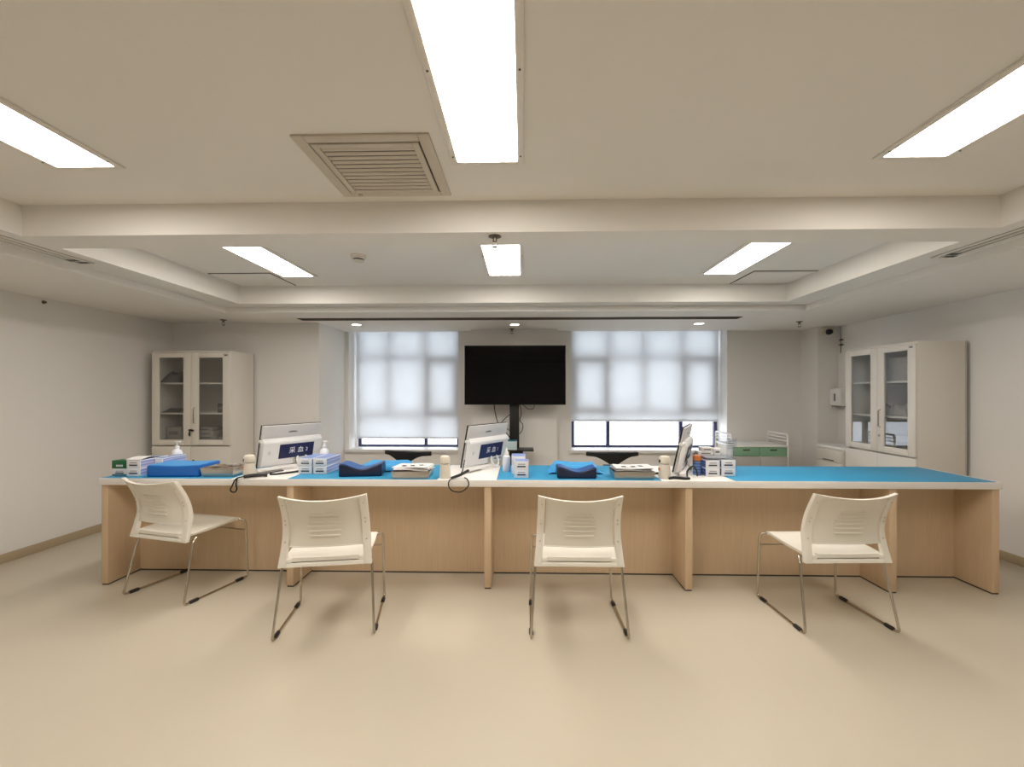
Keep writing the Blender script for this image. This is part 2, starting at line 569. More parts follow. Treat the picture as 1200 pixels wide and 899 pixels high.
def sprinkler(label, loc):
    t = thing('sprinkler_head', label, 'sprinkler', loc, 0, 'ceiling sprinkler heads')
    MB().lathe([(.036, 0), (.036, -.004), (.020, -.010)], 18).build('escutcheon', 'brass', t)
    MB().lathe([(.012, -.009), (.012, -.030)], 10).build('body', 'brass', t)
    for s in (-1, 1):
        MB().tube([(s * .010, 0, -.028), (s * .016, 0, -.045), (s * .004, 0, -.060)], .0025, 6).build('yoke', 'brass', t)
    MB().lathe([(.017, -.060), (.019, -.063)], 12).build('deflector', 'brass', t)
sprinkler('small metal sprinkler head under the ceiling beam before a light panel', (-.158, 2.54, ZL))
sprinkler('small dark sprinkler head on the soffit by the cabinet with the black key', (-3.386, 5.04, ZS))
sprinkler('small dark sprinkler head on the soffit near the security camera', (3.20, 5.33, ZS))
sprinkler('tiny sprinkler head on the soffit above the television', (-.145, 5.84, ZS))
t = thing('sidewall_sprinkler', 'tiny dark sidewall sprinkler high on the bare wall', 'sprinkler', (XL, 3.84, 2.155))
MB().lathe([(.016, 0), (.016, .004), (.006, .007), (.006, .020)], 14).build('body', 'brass', t, rot=(0, R(90), 0))
MB().lathe([(.010, .020), (.010, .022)], 12).build('deflector', 'brass', t, rot=(0, R(90), 0))

for x, y, l in ((-2.01, 5.42, 'small round recessed downlight over the narrower window'), (-.10, 5.46, 'small round recessed downlight over the television'), (2.09, 5.44, 'small round recessed downlight over the wider window')):
    t = thing('downlight', l, 'ceiling light', (x, y, ZS), 0, 'small recessed downlights')
    b = MB()
    b.tube([(.060 * math.cos(a * math.pi / 12), .060 * math.sin(a * math.pi / 12), -.002) for a in range(24)], .006, 6, True)
    b.build('trim_ring', 'fixt', t)
    MB().lathe([(.056, -.001), (.056, -.004)], 24).build('lens', 'downglow', t)

def hatch(x, y, label):
    t = thing('access_hatch', label, 'access panel', (x, y, ZC))
    b = MB()
    w, h = .28, .235
    b.box(-w, -w + .012, -h, h, -.002, 0).box(w - .012, w, -h, h, -.002, 0).box(-w, w, -h, -h + .020, -.002, 0).box(-w, w, h - .012, h, -.002, 0)
    b.build('shadow_gap', 'seam', t, smooth=False)
    MB().box(-w + .014, w - .014, -h + .022, h - .014, -.006, 0).build('door', 'ceil', t, bevel=.001)
hatch(-2.50, 4.155, 'flush square ceiling access hatch beyond the beam near smoke detector side')
hatch(2.27, 4.19, 'flush square ceiling access hatch beyond the beam on trolley side')

def slot(x, side, label):
    t = thing('slot_diffuser', label, 'vent', (x, .9, ZL), 0, 'side slot diffusers')
    L0, L1 = -2.4, 2.09
    MB().box(-.060, .060, L0, L1, -.002, 0).build('shade_backing', 'slotdark', t, smooth=False)  # flat dark sheet painting the shade between the rails, no hollow above
    fm = MB().box(-.0125, .0125, L0, L1, -.008, -.002).mesh('rail', 'fixt', smooth=False)
    for k in (-.048, 0, .048):
        inst('rail', fm, t, (k, 0, 0))
    MB().box(-.066, .066, L1, L1 + .010, -.008, 0).build('end_cap', 'fixt', t)
    MB().box(-.034, .034, L1 - .10, L1 - .06, -.009, -.0085).build('damper', 'black', t)
    MB().box(-.012, .060, L1 - .045, L1 - .01, -.009, -.0085).build('damper', 'black', t)
slot(-2.965, -1, 'long white slot diffuser in the ceiling step nearest the bare wall')
slot(2.705, 1, 'long white slot diffuser in the ceiling step on the trolley side')
t = thing('linear_grille', 'long dark linear air grille in the soffit before the windows', 'vent', (-.065, 5.03, ZS))
MB().box(-2.42, 2.42, -.055, .055, -.002, 0).build('shade_backing', 'slotdark', t, smooth=False)  # dark sheet on the soffit, its colour stands in for shade in the recess
b = MB()
b.box(-2.44, 2.44, -.068, -.055, -.006, 0).box(-2.44, 2.44, .055, .068, -.006, 0).box(-2.44, -2.42, -.055, .055, -.006, 0).box(2.42, 2.44, -.055, .055, -.006, 0)
b.build('frame', 'slot', t, smooth=False)
vm = MB().cbox(0, 0, 0, 4.84, .004, .010).mesh('vane', 'slot', smooth=False)
for k in range(3):
    inst('vane', vm, t, (0, -.03 + k * .03, -.007))

# ------------------------------------------------------------------ security camera, conduit, towel dispenser
t = thing('security_camera', 'small white security camera with dark lens on the corner column', 'camera', (3.79, 5.75, 2.125))
MB().box(-.075, .075, -.03, 0, -.03, .06).build('housing', 'detect', t, bevel=.008)
MB().lathe([(.036, 0), (.036, .02), (.030, .045), (.016, .058), (.004, .062)], 18).build('lens_dome', 'black', t, loc=(0, -.028, -.004), rot=(R(90), 0, 0))
t = thing('wall_conduit', 'thin grey cable running down the wall above the glass cabinet', 'cable', (XR, 5.70, 1.86))
MB().box(-.006, 0, -.004, .004, 0, .34).build('channel', 'greyink', t)
for zz in (.09, .15):
    MB().box(-.03, 0, -.045, -.006, zz, zz + .012).build('clip', 'black', t)
    MB().tube([(-.012, -.006, zz), (-.02, -.03, zz + .02), (-.015, -.05, zz + .01)], .003, 6).build('wire', 'black', t)
t = thing('paper_towel_dispenser', 'white wall mounted paper towel dispenser beside the corner column', 'dispenser', (XR, 5.645, 1.205))
b = MB()
b.prism([(0, 0), (-.10, .0), (-.115, .03), (-.115, .20), (-.09, .22), (0, .22)], -.10, .10)
b.v = [(p[0], p[1], p[2]) for p in b.v]
b.build('cover', 'white', t, bevel=.012)
MB().box(-.1165, -.114, -.015, .015, .06, .15).build('sight_window', 'greyink', t)
MB().box(-.095, -.01, -.08, .08, -.004, .002).build('paper_slot', 'seam', t)

# ------------------------------------------------------------------ glass door cabinets
def cabinet(loc, rz, label):
    t = thing('glass_cabinet', label, 'cabinet', loc, rz)
    W, D, H = .87, .42, 1.825
    h = W / 2
    MB().box(-h, h, D - .015, D, .06, H).build('back_panel', 'cabin', t, smooth=False)
    sp = MB().box(-.0125, .0125, .0, D - .015, .06, H).mesh('side_panel', 'cab', bevel=.002)
    inst('side_panel', sp, t, (-h + .0125, 0, 0))
    inst('side_panel', sp, t, (h - .0125, 0, 0))
    MB().box(-h + .025, h - .025, .0, D - .015, H - .022, H).build('top_panel', 'cab', t, bevel=.002)
    MB().box(-h + .025, h - .025, .02, D - .015, .78, .80).build('divider', 'cab', t)
    MB().box(-h + .025, h - .025, .02, D - .015, .06, .09).build('bottom_panel', 'cab', t)
    MB().box(-h, h, .03, D, 0, .06).build('plinth', 'seam', t)
    sh = MB().box(-h + .027, h - .027, .03, D - .02, -.016, 0).mesh('shelf', 'cab', bevel=.002)
    inst('shelf', sh, t, (0, 0, 1.145))
    inst('shelf', sh, t, (0, 0, 1.478))
    # upper doors
    for s in (-1, 1):
        x0, x1 = (-h + .002, -.0015) if s < 0 else (.0015, h - .002)
        d = MB()
        z0, z1 = .797, H - .024
        sx, sz0, sz1 = .082, .058, .052
        d.box(x0, x0 + sx, -.020, -.001, z0, z1).box(x1 - sx, x1, -.020, -.001, z0, z1)
        d.box(x0 + sx, x1 - sx, -.020, -.001, z0, z0 + sz0).box(x0 + sx, x1 - sx, -.020, -.001, z1 - sz1, z1)
        do = d.build('door', 'cab', t, bevel=.002)
        MB().box(x0 + sx, x1 - sx, -.010, -.006, z0 + sz0, z1 - sz1).build('pane', 'glass', do, smooth=False)
        if s > 0:
            b = MB()
            b.tube([(.042, -.020, 1.035), (.042, -.040, 1.045), (.042, -.040, 1.195), (.042, -.020, 1.205)], .0055, 8)
            b.build('handle', 'chrome', do)
            MB().lathe([(.012, 0), (.012, .006), (.008, .009)], 14).build('lock', 'chrome', do, loc=(.030, -.020, .955), rot=(R(90), 0, 0))
            MB().box(h - .065, h - .03, -.0208, -.0195, z1 - .035, z1 - .018).build('badge', 'greyink', do)
        # lower doors
        l = MB().box(x0, x1, -.020, -.001, .065, .783).build('lower_door', 'cab', t, bevel=.002)
        if s > 0:
            MB().lathe([(.010, 0), (.010, .005)], 12).build('lock', 'seam', l, loc=(.03, -.020, .63), rot=(R(90), 0, 0))
    return t
cl = cabinet((-3.612, 4.86, 0), 0, 'tall white cabinet with dim glass doors and a black key in the lock')
k = thing('cabinet_key', 'black key hanging in the glass cabinet lock', 'key', (-3.60, 4.83, .945))
MB().tube([(0.018, 0, .012), (.004, -.012, .022), (-.018, -.014, .020), (.02, -.012, .012)], .008, 8).build('key_bow', 'black', k)
MB().tube([(-.012, -.006, .012), (-.016, -.008, -.03), (-.010, -.006, -.05)], [.006, .009, .006], 8).build('key_tag', 'black', k)
cr = cabinet((3.47, 4.505, 0), R(-90), 'tall white cabinet with glass doors reflecting the windows, beside a low bedside cabinet')

# contents of the cabinets -------------------------------------------
def packet(label, x, y, z, sx, sy, sz, m, name='carton', cat='box', group=None, rz=0):
    t = thing(name, label, cat, (x, y, z), rz, group)
    MB().box(-sx / 2, sx / 2, -sy / 2, sy / 2, 0, sz).build('body', m, t, bevel=min(.004, sz / 5))
    MB().box(-sx * .3, sx * .3, -sy / 2 - .0008, -sy / 2, sz * .35, sz * .65).build('label_strip', 'greyink', t)
    return t
CG = 'cartons in the glass cabinet with the black key'
zb = .801
packet('flat pale carton at the bottom of the cabinet beside a taller carton', -3.91, 5.03, zb, .20, .22, .05, 'dim', group=CG)
packet('taller pale carton standing on the cabinet floor behind glass', -3.90, 5.06, zb + .0505, .17, .2, .13, 'dim', group=CG)
for i in range(4):
    packet(['bottom', 'second', 'third', 'topmost'][i] + ' pale flat carton in the pile of four in the key cabinet', -3.52 + random.uniform(-.015, .015), 5.04, zb + i * .0455, .22 - .02 * i, .2, .045, 'dim', group=CG, rz=random.uniform(-.1, .1))
packet('small pale carton beside the pile of four on the cabinet floor', -3.36, 5.02, zb, .06, .12, .07, 'dim', group=CG)
def pouch(label, x, y, z, sx, sy, sz, m, seed):
    rnd = random.Random(seed)
    def P(u, v):
        e = (1 - (2 * u - 1) ** 4) * (1 - (2 * v - 1) ** 4)
        return (x + (u - .5) * sx, y + (v - .5) * sy, z + .004 + sz * e * (.8 + .2 * math.sin(u * 11 + seed) * math.cos(v * 9)))
    def Q(u, v):
        return (x + (u - .5) * sx, y + (v - .5) * sy, z)
    o = MB().slab(P, Q, 12, 8).build('plastic_pouch', m)
    return tag(o, label, 'pouch', 'pouches on the cabinet shelves')
pouch('crumpled dark pouch on the top shelf of the key cabinet', -3.90, 5.03, 1.479, .22, .24, .13, 'darkpack', 1)
pouch('dark flat pouch with pale top on the middle shelf of the key cabinet', -3.91, 5.03, 1.146, .18, .22, .05, 'darkpack', 2)
pouch('small flat pouch beside another on the middle shelf of the key cabinet', -3.77, 5.0, 1.146, .08, .14, .035, 'darkpack', 3)
packet('small dark carton at the end of the middle shelf behind glass', -3.37, 5.03, 1.146, .07, .12, .10, 'darkpack', group=CG)
RG = 'things in the window reflecting glass cabinet'
pouch('crumpled pale pouch on the middle shelf of the window reflecting cabinet', 3.66, 4.72, 1.146, .2, .22, .11, 'dim', 4)
pouch('pale bag on the middle shelf beside a second bag behind reflecting glass', 3.64, 4.42, 1.146, .2, .26, .12, 'dim', 5)
pouch('small pale bag at the shelf end behind reflecting glass', 3.62, 4.20, 1.146, .16, .12, .12, 'dim', 6)
packet('large pale carton on the top shelf behind reflecting glass', 3.68, 4.36, 1.479, .26, .3, .22, 'dim', group=RG)
packet('pale carton on the floor of the reflecting glass cabinet', 3.68, 4.6, zb, .26, .3, .14, 'dim', group=RG)

# low bedside cabinet --------------------------------------------------
t = thing('bedside_cabinet', 'low white bedside cabinet beside the reflecting glass cabinet', 'cabinet', (3.47, 5.215, 0), R(-90))
MB().box(-.21, .21, .0, .42, .05, .735).build('body', 'cab', t, bevel=.003)
MB().box(-.22, .22, -.015, .43, .735, .77).build('top', 'white', t, bevel=.01)
MB().box(-.20, .20, .02, .40, 0, .05).build('plinth', 'seam', t)
d = MB().box(-.202, .202, -.016, 0, .60, .728).build('drawer', 'cab', t, bevel=.003)
MB().box(-.09, .09, -.022, -.016, .604, .616).build('pull', 'greyink', d)
MB().box(-.202, .202, -.016, 0, .07, .592).build('door', 'cab', t, bevel=.003)

# trolley ---------------------------------------------------------------
t = thing('medical_trolley', 'white medical trolley with green drawers and end rails', 'trolley', (2.835, 5.50, 0))
MB().box(-.32, .32, .0, .45, .16, .60).build('body', 'cab', t, bevel=.004)
MB().box(-.335, .335, -.015, .46, .715, .74).build('top', 'white', t, bevel=.006)
MB().box(-.32, .32, .012, .45, .60, .715).build('drawer_case', 'cab', t)
for s in (-1, 1):
    x0, x1 = (-.318, -.002) if s < 0 else (.002, .318)
    d = MB().box(x0, x1, -.006, .012, .606, .712).build('drawer', 'green', t, bevel=.002)
    MB().box((x0 + x1) / 2 - .04, (x0 + x1) / 2 + .04, -.012, -.006, .672, .688).build('handle', 'seam', d, bevel=.002)
    d = MB().box(x0, x1, -.018, 0, .165, .594).build('door', 'grey', t, bevel=.002)
    MB().box(x0 + .01 if s > 0 else x1 - .02, x0 + .02 if s > 0 else x1 - .01, -.024, -.018, .40, .46).build('handle', 'chrome', d)
    r = MB()
    X = s * .333
    r.tube([(X, .0, .74), (X, .0, .84), (X, .02, .865), (X, .43, .865), (X, .45, .84), (X, .45, .74)], .011, 8)
    r.build('end_rail', 'white', t)
    for zz in (.785, .825):
        MB().tube([(X, .0, zz), (X, .45, zz)], .006, 6).build('rail_bar', 'white', t)
    for yy in (.0, .45):
        MB().tube([(X, yy, .13), (X, yy, .735)], .012, 8).build('post', 'white', t)
        c = MB()
        c.tube([(X, yy, .05), (X, yy, .13)], .010, 8)
        c.build('caster_stem', 'chrome', t)
        MB().lathe([(.030, -.012), (.048, -.010), (.050, 0), (.048, .010), (.030, .012)], 16).build('caster_wheel', 'black', t, loc=(X, yy, .05), rot=(0, R(90), 0))

# ------------------------------------------------------------------ television on stand
t = thing('television', 'large black flat television with dark screen on a pole stand', 'television', (-.10, 5.60, 1.217))
MB().box(-.627, .627, .004, .045, 0, .735).build('bezel', 'tvframe', t, bevel=.004)
MB().box(-.618, .618, .001, .004, .016, .726).build('screen', 'tvblack', t, smooth=False)
MB().box(-.30, .30, .045, .075, .12, .60).build('rear_housing', 'tvframe', t, bevel=.01)
t = thing('television_stand', 'black pole stand with small shelf carrying the television', 'stand', (-.11, 5.73, 0))
MB().box(-.06, .06, -.03, .03, .06, 1.75).build('pole', 'stand', t, bevel=.004)
MB().box(-.22, .22, -.024, -.005, 1.40, 1.70).build('mount_plate', 'stand', t)
MB().box(-.23, .24, -.24, .04, .655, .672).build('shelf', 'stand', t, bevel=.004)
MB().box(-.06, .11, -.15, .03, .61, .655).build('shelf_bracket', 'stand', t, bevel=.004)
MB().box(-.42, .42, -.03, .03, .05, .09).build('base_bar', 'stand', t, bevel=.006)
for s in (-1, 1):
    MB().box(s * .42 - .03, s * .42 + .03, -.32, .15, .05, .09).build('base_leg', 'stand', t, bevel=.006)
    for yy in (-.29, .12):
        MB().lathe([(.015, -.012), (.024, -.010), (.025, 0), (.024, .010), (.015, .012)], 14).build('caster', 'black', t, loc=(s * .42, yy, .025), rot=(0, R(90), 0))
t = thing('carton', 'pale blue edged white carton on the television stand shelf', 'box', (-.20, 5.56, .672))
MB().box(-.125, .125, -.07, .07, 0, .105).build('body', 'paleblue', t, bevel=.003)
MB().box(-.126, .126, -.071, .071, .105, .114).build('lid', 'teal', t, bevel=.002)
def cable(label, pts, r, m='black', name='cable', n=7):
    # smooth the path
    P = [Vector(p) for p in pts]
    out = []
    for i in range(len(P) - 1):
        p0, p1, p2, p3 = P[max(i - 1, 0)], P[i], P[i + 1], P[min(i + 2, len(P) - 1)]
        for k in range(6):
            s = k / 6
            out.append(.5 * ((2 * p1) + (-p0 + p2) * s + (2 * p0 - 5 * p1 + 4 * p2 - p3) * s * s + (-p0 + 3 * p1 - 3 * p2 + p3) * s ** 3))
    out.append(P[-1])
    o = MB().tube(out, r, n).build(name, m)
    return tag(o, label, 'cable')
cable('black cable hanging from the television behind a monitor', [(-.36, 5.66, 1.235), (-.35, 5.67, 1.12), (-.30, 5.66, .96), (-.19, 5.67, .84), (-.15, 5.68, .78)], .006)
cable('black cable loop at the television pole on the spray bottle side', [(-.17, 5.69, 1.09), (-.24, 5.68, 1.03), (-.27, 5.68, .98), (-.22, 5.68, .93), (-.165, 5.69, .89)], .005)
cable('black cable bulging from the television pole over the bare shelf end', [(-.04, 5.69, 1.22), (-.025, 5.68, 1.10), (-.042, 5.68, 1.02), (-.005, 5.68, .97), (-.01, 5.68, .90), (-.045, 5.69, .85)], .005)
cable('short black cable under the television edge', [(-.03, 5.66, 1.25), (.06, 5.66, 1.165), (.13, 5.66, 1.17), (.14, 5.66, 1.22)], .004)

# ------------------------------------------------------------------ long counter
ZT = .762
DY0, DY1 = 3.135, 3.78
t = thing('service_counter', 'long counter with white top and pale wood panels', 'counter', (0, 3.15, 0))
MB().box(-3.003, 3.235, DY0 - 3.15, DY1 - 3.15, .715, ZT).build('worktop', 'top', t, bevel=.003)
PX = [(-2.997, -2.949), (-1.663, -1.615), (-.270, -.222), (1.118, 1.166), (2.498, 2.546), (3.179, 3.227)]
pm = MB().box(-.024, .024, 0, .56, .010, .715).mesh('upright_panel', 'wood', bevel=.0015)
fm = MB().box(-.022, .022, .004, .556, 0, .010).mesh('foot_strip', 'seam', smooth=False)
for (a, c) in PX:
    p = inst('upright_panel', pm, t, ((a + c) / 2, 0, 0))
    inst('foot_strip', fm, p)
for i in range(5):
    a, c = PX[i][1], PX[i + 1][0]
    p = MB().box(a, c, .272, .290, .012, .715).build('modesty_panel', 'wood', t, smooth=False)
    MB().box(a, c, .276, .286, 0, .012).build('foot_strip', 'seam', p, smooth=False)

MATS = [(-2.995, -2.06, 'blue desk mat under the royal blue arm cushion'), (-1.655, -.60, 'blue desk mat under the navy cushion between the two upright monitors'), (-.185, .955, 'blue desk mat in front of the T-backed black chair'), (1.455, 3.20, 'empty blue desk mat at the bare end of the counter')]
for (a, c, l) in MATS:
    o = MB().box(a, c, DY0 + .008, DY1 - .012, ZT, ZT + .0025).build('desk_mat', 'blue', bevel=.0008)
    tag(o, l, 'mat', 'blue mats on the counter')
ZM = ZT + .0028

# ------------------------------------------------------------------ visitor chairs
def make_chair():
    t = thing('visitor_chair', '', 'chair', (0, 0, 0), 0, 'white visitor chairs along the counter')
    rr = .0075
    for s in (-1, 1):
        b = MB()
        pts = [(s * .235, -.13, .405), (s * .240, -.150, .398), (s * .246, -.165, .375), (s * .268, -.238, .045), (s * .270, -.243, .022), (s * .270, -.235, .010), (s * .270, -.215, .0075),
               (s * .266, .205, .0075), (s * .266, .232, .010), (s * .266, .243, .022), (s * .265, .245, .045), (s * .258, .236, .395), (s * .255, .228, .425), (s * .240, .212, .436), (s * .20, .20, .436)]
        b.tube(pts, rr, 10)
        b.build('side_frame', 'chrome', t)
    MB().tube([(-.259, .237, .352), (.259, .237, .352)], .0055, 8).build('crossbar', 'chrome', t)
    MB().tube([(-.235, -.13, .405), (.235, -.13, .405)], .0055, 8).build('crossbar', 'chrome', t)
    g = MB()
    g.tube([(0, -.032, .0090), (0, -.024, .0095), (0, .024, .0095), (0, .032, .0090)], [.0088, .0120, .0120, .0088], 10)
    gm = g.mesh('glide', 'black')
    for v in gm.vertices:
        v.co.z = max(v.co.z, 0)
    for s in (-1, 1):
        inst('glide', gm, t, (s * .2695, -.178, 0))
        inst('glide', gm, t, (s * .2662, .172, 0))
    # seat
    def sw(v):
        return .225 + .010 * math.sin(v * math.pi)
    def zs(u, v):
        y = -.20 + v * .43
        z = .428 + .018 * v
        z -= .016 * (1 - (2 * u - 1) ** 2) * math.sin(min(1, v * 1.15) * math.pi) * 1.0
        z -= .018 * max(0, (v - .86) / .14) ** 2
        return y, z
    def P(u, v):
        y, z = zs(u, v)
        return ((2 * u - 1) * sw(v), y, z + .010)
    def Q(u, v):
        y, z = zs(u, v)
        return ((2 * u - 1) * (sw(v) - .004), y, z - .010)
    MB().slab(P, Q, 16, 16).build('seat', 'plastic', t, bevel=.003)
    # backrest surface
    def half(z):
        k = (z - .40) / .40
        return .246 - .020 * k + .006 * (2 * k - 1) ** 2
    def S(x, z, off):
        k = (z - .40) / .40
        y = -.205 + .055 * math.sin(min(1, k * 1.25) * math.pi * .5) - .115 * max(0, k - .35) ** 1.5 * 1.9
        w = half(z)
        y -= .046 * (1 - (x / w) ** 2) * min(1, max(0, (k - .05) / .35))
        z -= .022 * (1 - (x / w) ** 2) * max(0, (k - .6) / .4)
        return (x, y + off, z)
    fr = MB()
    def piece(b, f0, f1, z0, z1, o0, o1, nu, nv, absx=None):
        def Pf(u, v):
            z = z0 + (z1 - z0) * v
            w = half(z)
            x = (f0 + (f1 - f0) * u) * w
            return S(x, z, o0)
        def Qf(u, v):
            z = z0 + (z1 - z0) * v
            w = half(z)
            x = (f0 + (f1 - f0) * u) * w
            return S(x, z, o1)
        b.slab(Pf, Qf, nu, nv)
    piece(fr, -1, -.835, .395, .805, -.014, .014, 3, 16)
    piece(fr, .835, 1, .395, .805, -.014, .014, 3, 16)
    piece(fr, -.835, .835, .790, .805, -.014, .012, 14, 2)
    piece(fr, -.835, .835, .395, .417, -.014, .014, 14, 2)
    piece(fr, -.835, -.72, .417, .440, -.014, .012, 2, 2)
    piece(fr, .72, .835, .417, .440, -.014, .012, 2, 2)
    piece(fr, -.835, .835, .500, .506, -.008, .010, 14, 1)
    fr.build('backrest_frame', 'plastic', t, bevel=.002)
    lm = MB()
    piece(lm, -.72, .72, .424, .446, -.012, .008, 14, 2)
    lm.build('lower_rail', 'plastic', t)
    bp = MB()
    piece(bp, -.815, .815, .505, .788, -.002, .008, 18, 12)
    bo = bp.build('backrest', 'plastic', t)
    for i in range(6):
        z = .562 + i * .027
        rb = MB()
        w = .40 - .03 * abs(i - 2)
        piece(rb, -w, w, z, z + .007, -.0082, -.001, 10, 1)
        rb.build('rib', 'plastic', bo)
    rv = MB().lathe([(.005, 0), (.005, .002), (.003, .003)], 8).mesh('rivet', 'rivet')
    for s in (-1, 1):
        for z in (.53, .63, .655, .755):
            p = S(s * half(z) * .915, z, -.014)
            inst('rivet', rv, t, p, (R(90), 0, 0))
    return t
ch = make_chair()
for i, (x, y, a, l) in enumerate([(-2.365, 3.150, -15, 'cream plastic chair turned partly sideways at the counter, before the royal blue cushion'),
                                  (-1.150, 2.735, 10, 'cream plastic chair with chrome sled legs before the navy cushion beside paper topped tray'),
                                  (.315, 2.760, 0, 'cream plastic chair with chrome sled legs facing the T-backed office chair'),
                                  (1.850, 2.850, 2.5, 'cream plastic chair with chrome sled legs before the empty blue mat')]):
    o = ch if i == 0 else copy_tree(ch)
    o.location = (x, y, 0)
    o.rotation_euler = (0, 0, R(a))
    o['label'] = l

# ------------------------------------------------------------------ office chairs behind the counter
def office_chair(x, y, a, label):
    t = thing('office_chair', label, 'chair', (x, y, 0), R(a))
    # local -Y is the back side; front faces +Y... back bar curves round the sitter
    def bar(u, off):
        ang = (u - .5) * 1.9
        xx = .245 * math.sin(ang) / math.sin(.95)
        yy = -.20 + .20 * (1 - math.cos(ang))
        return xx, yy
    def P(u, v):
        xx, yy = bar(u, 0)
        c = abs(2 * u - 1)
        hh = .045 - .012 * c
        return (xx, yy - .022, .825 - .010 * c + (v - 1) * (hh + .085 * max(0, 1 - c * 1.5) ** 1.6) * 1.1)
    def Q(u, v):
        p = P(u, v)
        return (p[0] * .93, p[1] + .045, p[2])
    MB().slab(P, Q, 24, 5).build('backrest', 'black', t, bevel=.006)
    MB().slab(lambda u, v: ((u - .5) * (.12 + .08 * v ** 2), -.222 + .02 * (1 - v), .48 + .22 * v + .01), lambda u, v: ((u - .5) * (.12 + .08 * v ** 2), -.197 + .02 * (1 - v), .48 + .22 * v + .01), 4, 8).build('back_stem', 'black', t, bevel=.004)
    MB().slab(lambda u, v: ((u - .5) * .46, -.22 + v * .45, .475 - .02 * ((2 * u - 1) ** 4 + (2 * v - 1) ** 4)), lambda u, v: ((u - .5) * .44, -.21 + v * .43, .42), 12, 12).build('seat', 'black', t, bevel=.01)
    MB().tube([(0, 0, .08), (0, 0, .42)], .028, 12).build('gas_column', 'chrome', t)
    for k in range(5):
        an = 2 * math.pi * k / 5
        c, s = math.cos(an), math.sin(an)
        MB().tube([(0, 0, .085), (c * .27, s * .27, .065)], [.026, .016], 8).build('base_arm', 'black', t)
        MB().lathe([(.015, -.016), (.026, -.014), (.027, 0), (.026, .014), (.015, .016)], 14).build('caster', 'black', t, loc=(c * .27, s * .27, .027), rot=(0, R(90), an))
    return t
office_chair(-1.06, 4.40, -14, 'black office chair with curved armless bar back behind the navy cushion')
office_chair(.83, 4.38, 0, 'black office chair with T-shaped bar back behind the stainless tray')

# ------------------------------------------------------------------ monitors
def monitor(x, y, a, num, label):
    t = thing('monitor', label, 'monitor', (x, y, ZT), R(a))
    T = Matrix.Translation((0, 0, .030)) @ Matrix.Rotation(R(12), 4, 'X')
    W, H = .255, .335
    MB().box(-W, W, 0, .010, 0, H).build('screen', 'tvframe', t, bevel=.002, xf=T)
    MB().box(-W + .004, W - .002, -.014, 0, 0.005, H - .004).build('upper_shell', 'mongrey', t, bevel=.003, xf=T)
    hs = MB().prism([(-.014, .004), (-.046, .018), (-.050, .205), (-.030, .232), (-.014, .235)], -W + .006, W - .004, 'x').build('lower_housing', 'monwhite', t, bevel=.006, xf=T)
    lb = MB().box(-.118, .178, -.0505, -.047, .070, .185).build('label_plate', 'label', t, xf=T)
    rx = (T @ Matrix.Rotation(R(90), 4, 'X'))
    for ch_, xx, sz in (('采', -.010, .054), ('血', .062, .054), (num, .116, .042)):
        p = T @ Vector((xx, -.0510, .128))
        text(ch_, sz, 'ink', lb, p, rx.to_euler())
    for xx, ww in ((-.030, .014), (-.012, .020), (.010, .024), (.030, .016)):
        b = MB().box(xx - ww / 2, xx + ww / 2, -.0152, -.0138, .270, .278 + .004 * (ww > .018))
        b.build('logo_stroke', 'greyink', t, xf=T)
    for xx in (.10, .135, .168):
        MB().box(xx - .014, xx + .014, -.0500, -.0478, .046, .054).build('small_print', 'greyink', t, xf=T)
    MB().lathe([(.010, 0), (.010, .002)], 14, sy=1.7).build('vent_mark', 'mongrey', t, xf=T @ Matrix.Translation((-.195, -.048, .125)) @ Matrix.Rotation(R(90), 4, 'X'))
    MB().box(-W - .004, -W + .012, -.03, .004, .20, .222).build('edge_clip', 'white', t, bevel=.004, xf=T)
    # stand
    MB().box(-.10, .13, -.088, .03, .0, .010).build('stand_base', 'white', t, bevel=.004)
    MB().tube([(.03, -.03, .010), (.03, -.045, .05), (.02, -.055, .085)], [.022, .018, .016], 10).build('stand_neck', 'steel', t)
    ring = [(.080 + .045 * math.cos(k * math.pi / 12), -.070 + .018 * math.sin(k * math.pi / 12), .062 + .050 * math.sin(k * math.pi / 12)) for k in range(24)]
    MB().tube(ring, .0085, 8, True).build('stand_ring', 'white', t)
    MB().box(-.29, .03, -.085, -.045, .010, .034).build('stand_foot', 'white', t, bevel=.008)
    return t
monitor(-1.905, 3.625, 60, '2', 'white backed monitor with navy label showing its back broadside')
monitor(-.335, 3.66, 57, '1', 'white backed monitor with navy label standing beside the spray nozzle bottle')
monitor(1.198, 3.535, 64, '3', 'white monitor seen edge-on beside the clear sign holder')

# ------------------------------------------------------------------ code scanners
def scanner(x, y, a, label, lens=True, z=ZT):
    t = thing('code_scanner', label, 'scanner', (x, y, z), R(a), 'cream code scanners')
    MB().lathe([(.036, 0), (.042, .004), (.043, .020), (.038, .085), (.035, .100)], 24, sx=1.0, sy=.95).build('body', 'scan', t)
    MB().lathe([(.031, .100), (.031, .105)], 24).build('neck', 'greyink', t)
    MB().lathe([(.036, .105), (.038, .112), (.037, .140), (.030, .154), (.014, .160)], 24, sx=1.05).build('head', 'scan', t)
    if lens:
        MB().lathe([(.013, 0), (.013, .006), (.009, .007)], 14).build('lens', 'black', t, loc=(-.034, -.006, .122), rot=(0, R(-90), 0))
        MB().box(-.044, -.030, -.014, .006, .055, .075).build('button', 'orange', t, bevel=.003)
    return t
scanner(-1.975, 3.225, 30, 'cream code scanner between the brown topped tray and monitor with black straps')
scanner(-.556, 3.215, 90, 'cream code scanner beside the paper topped tray', False)
scanner(1.005, 3.245, 0, 'cream code scanner with black lens beside the edge-on monitor')

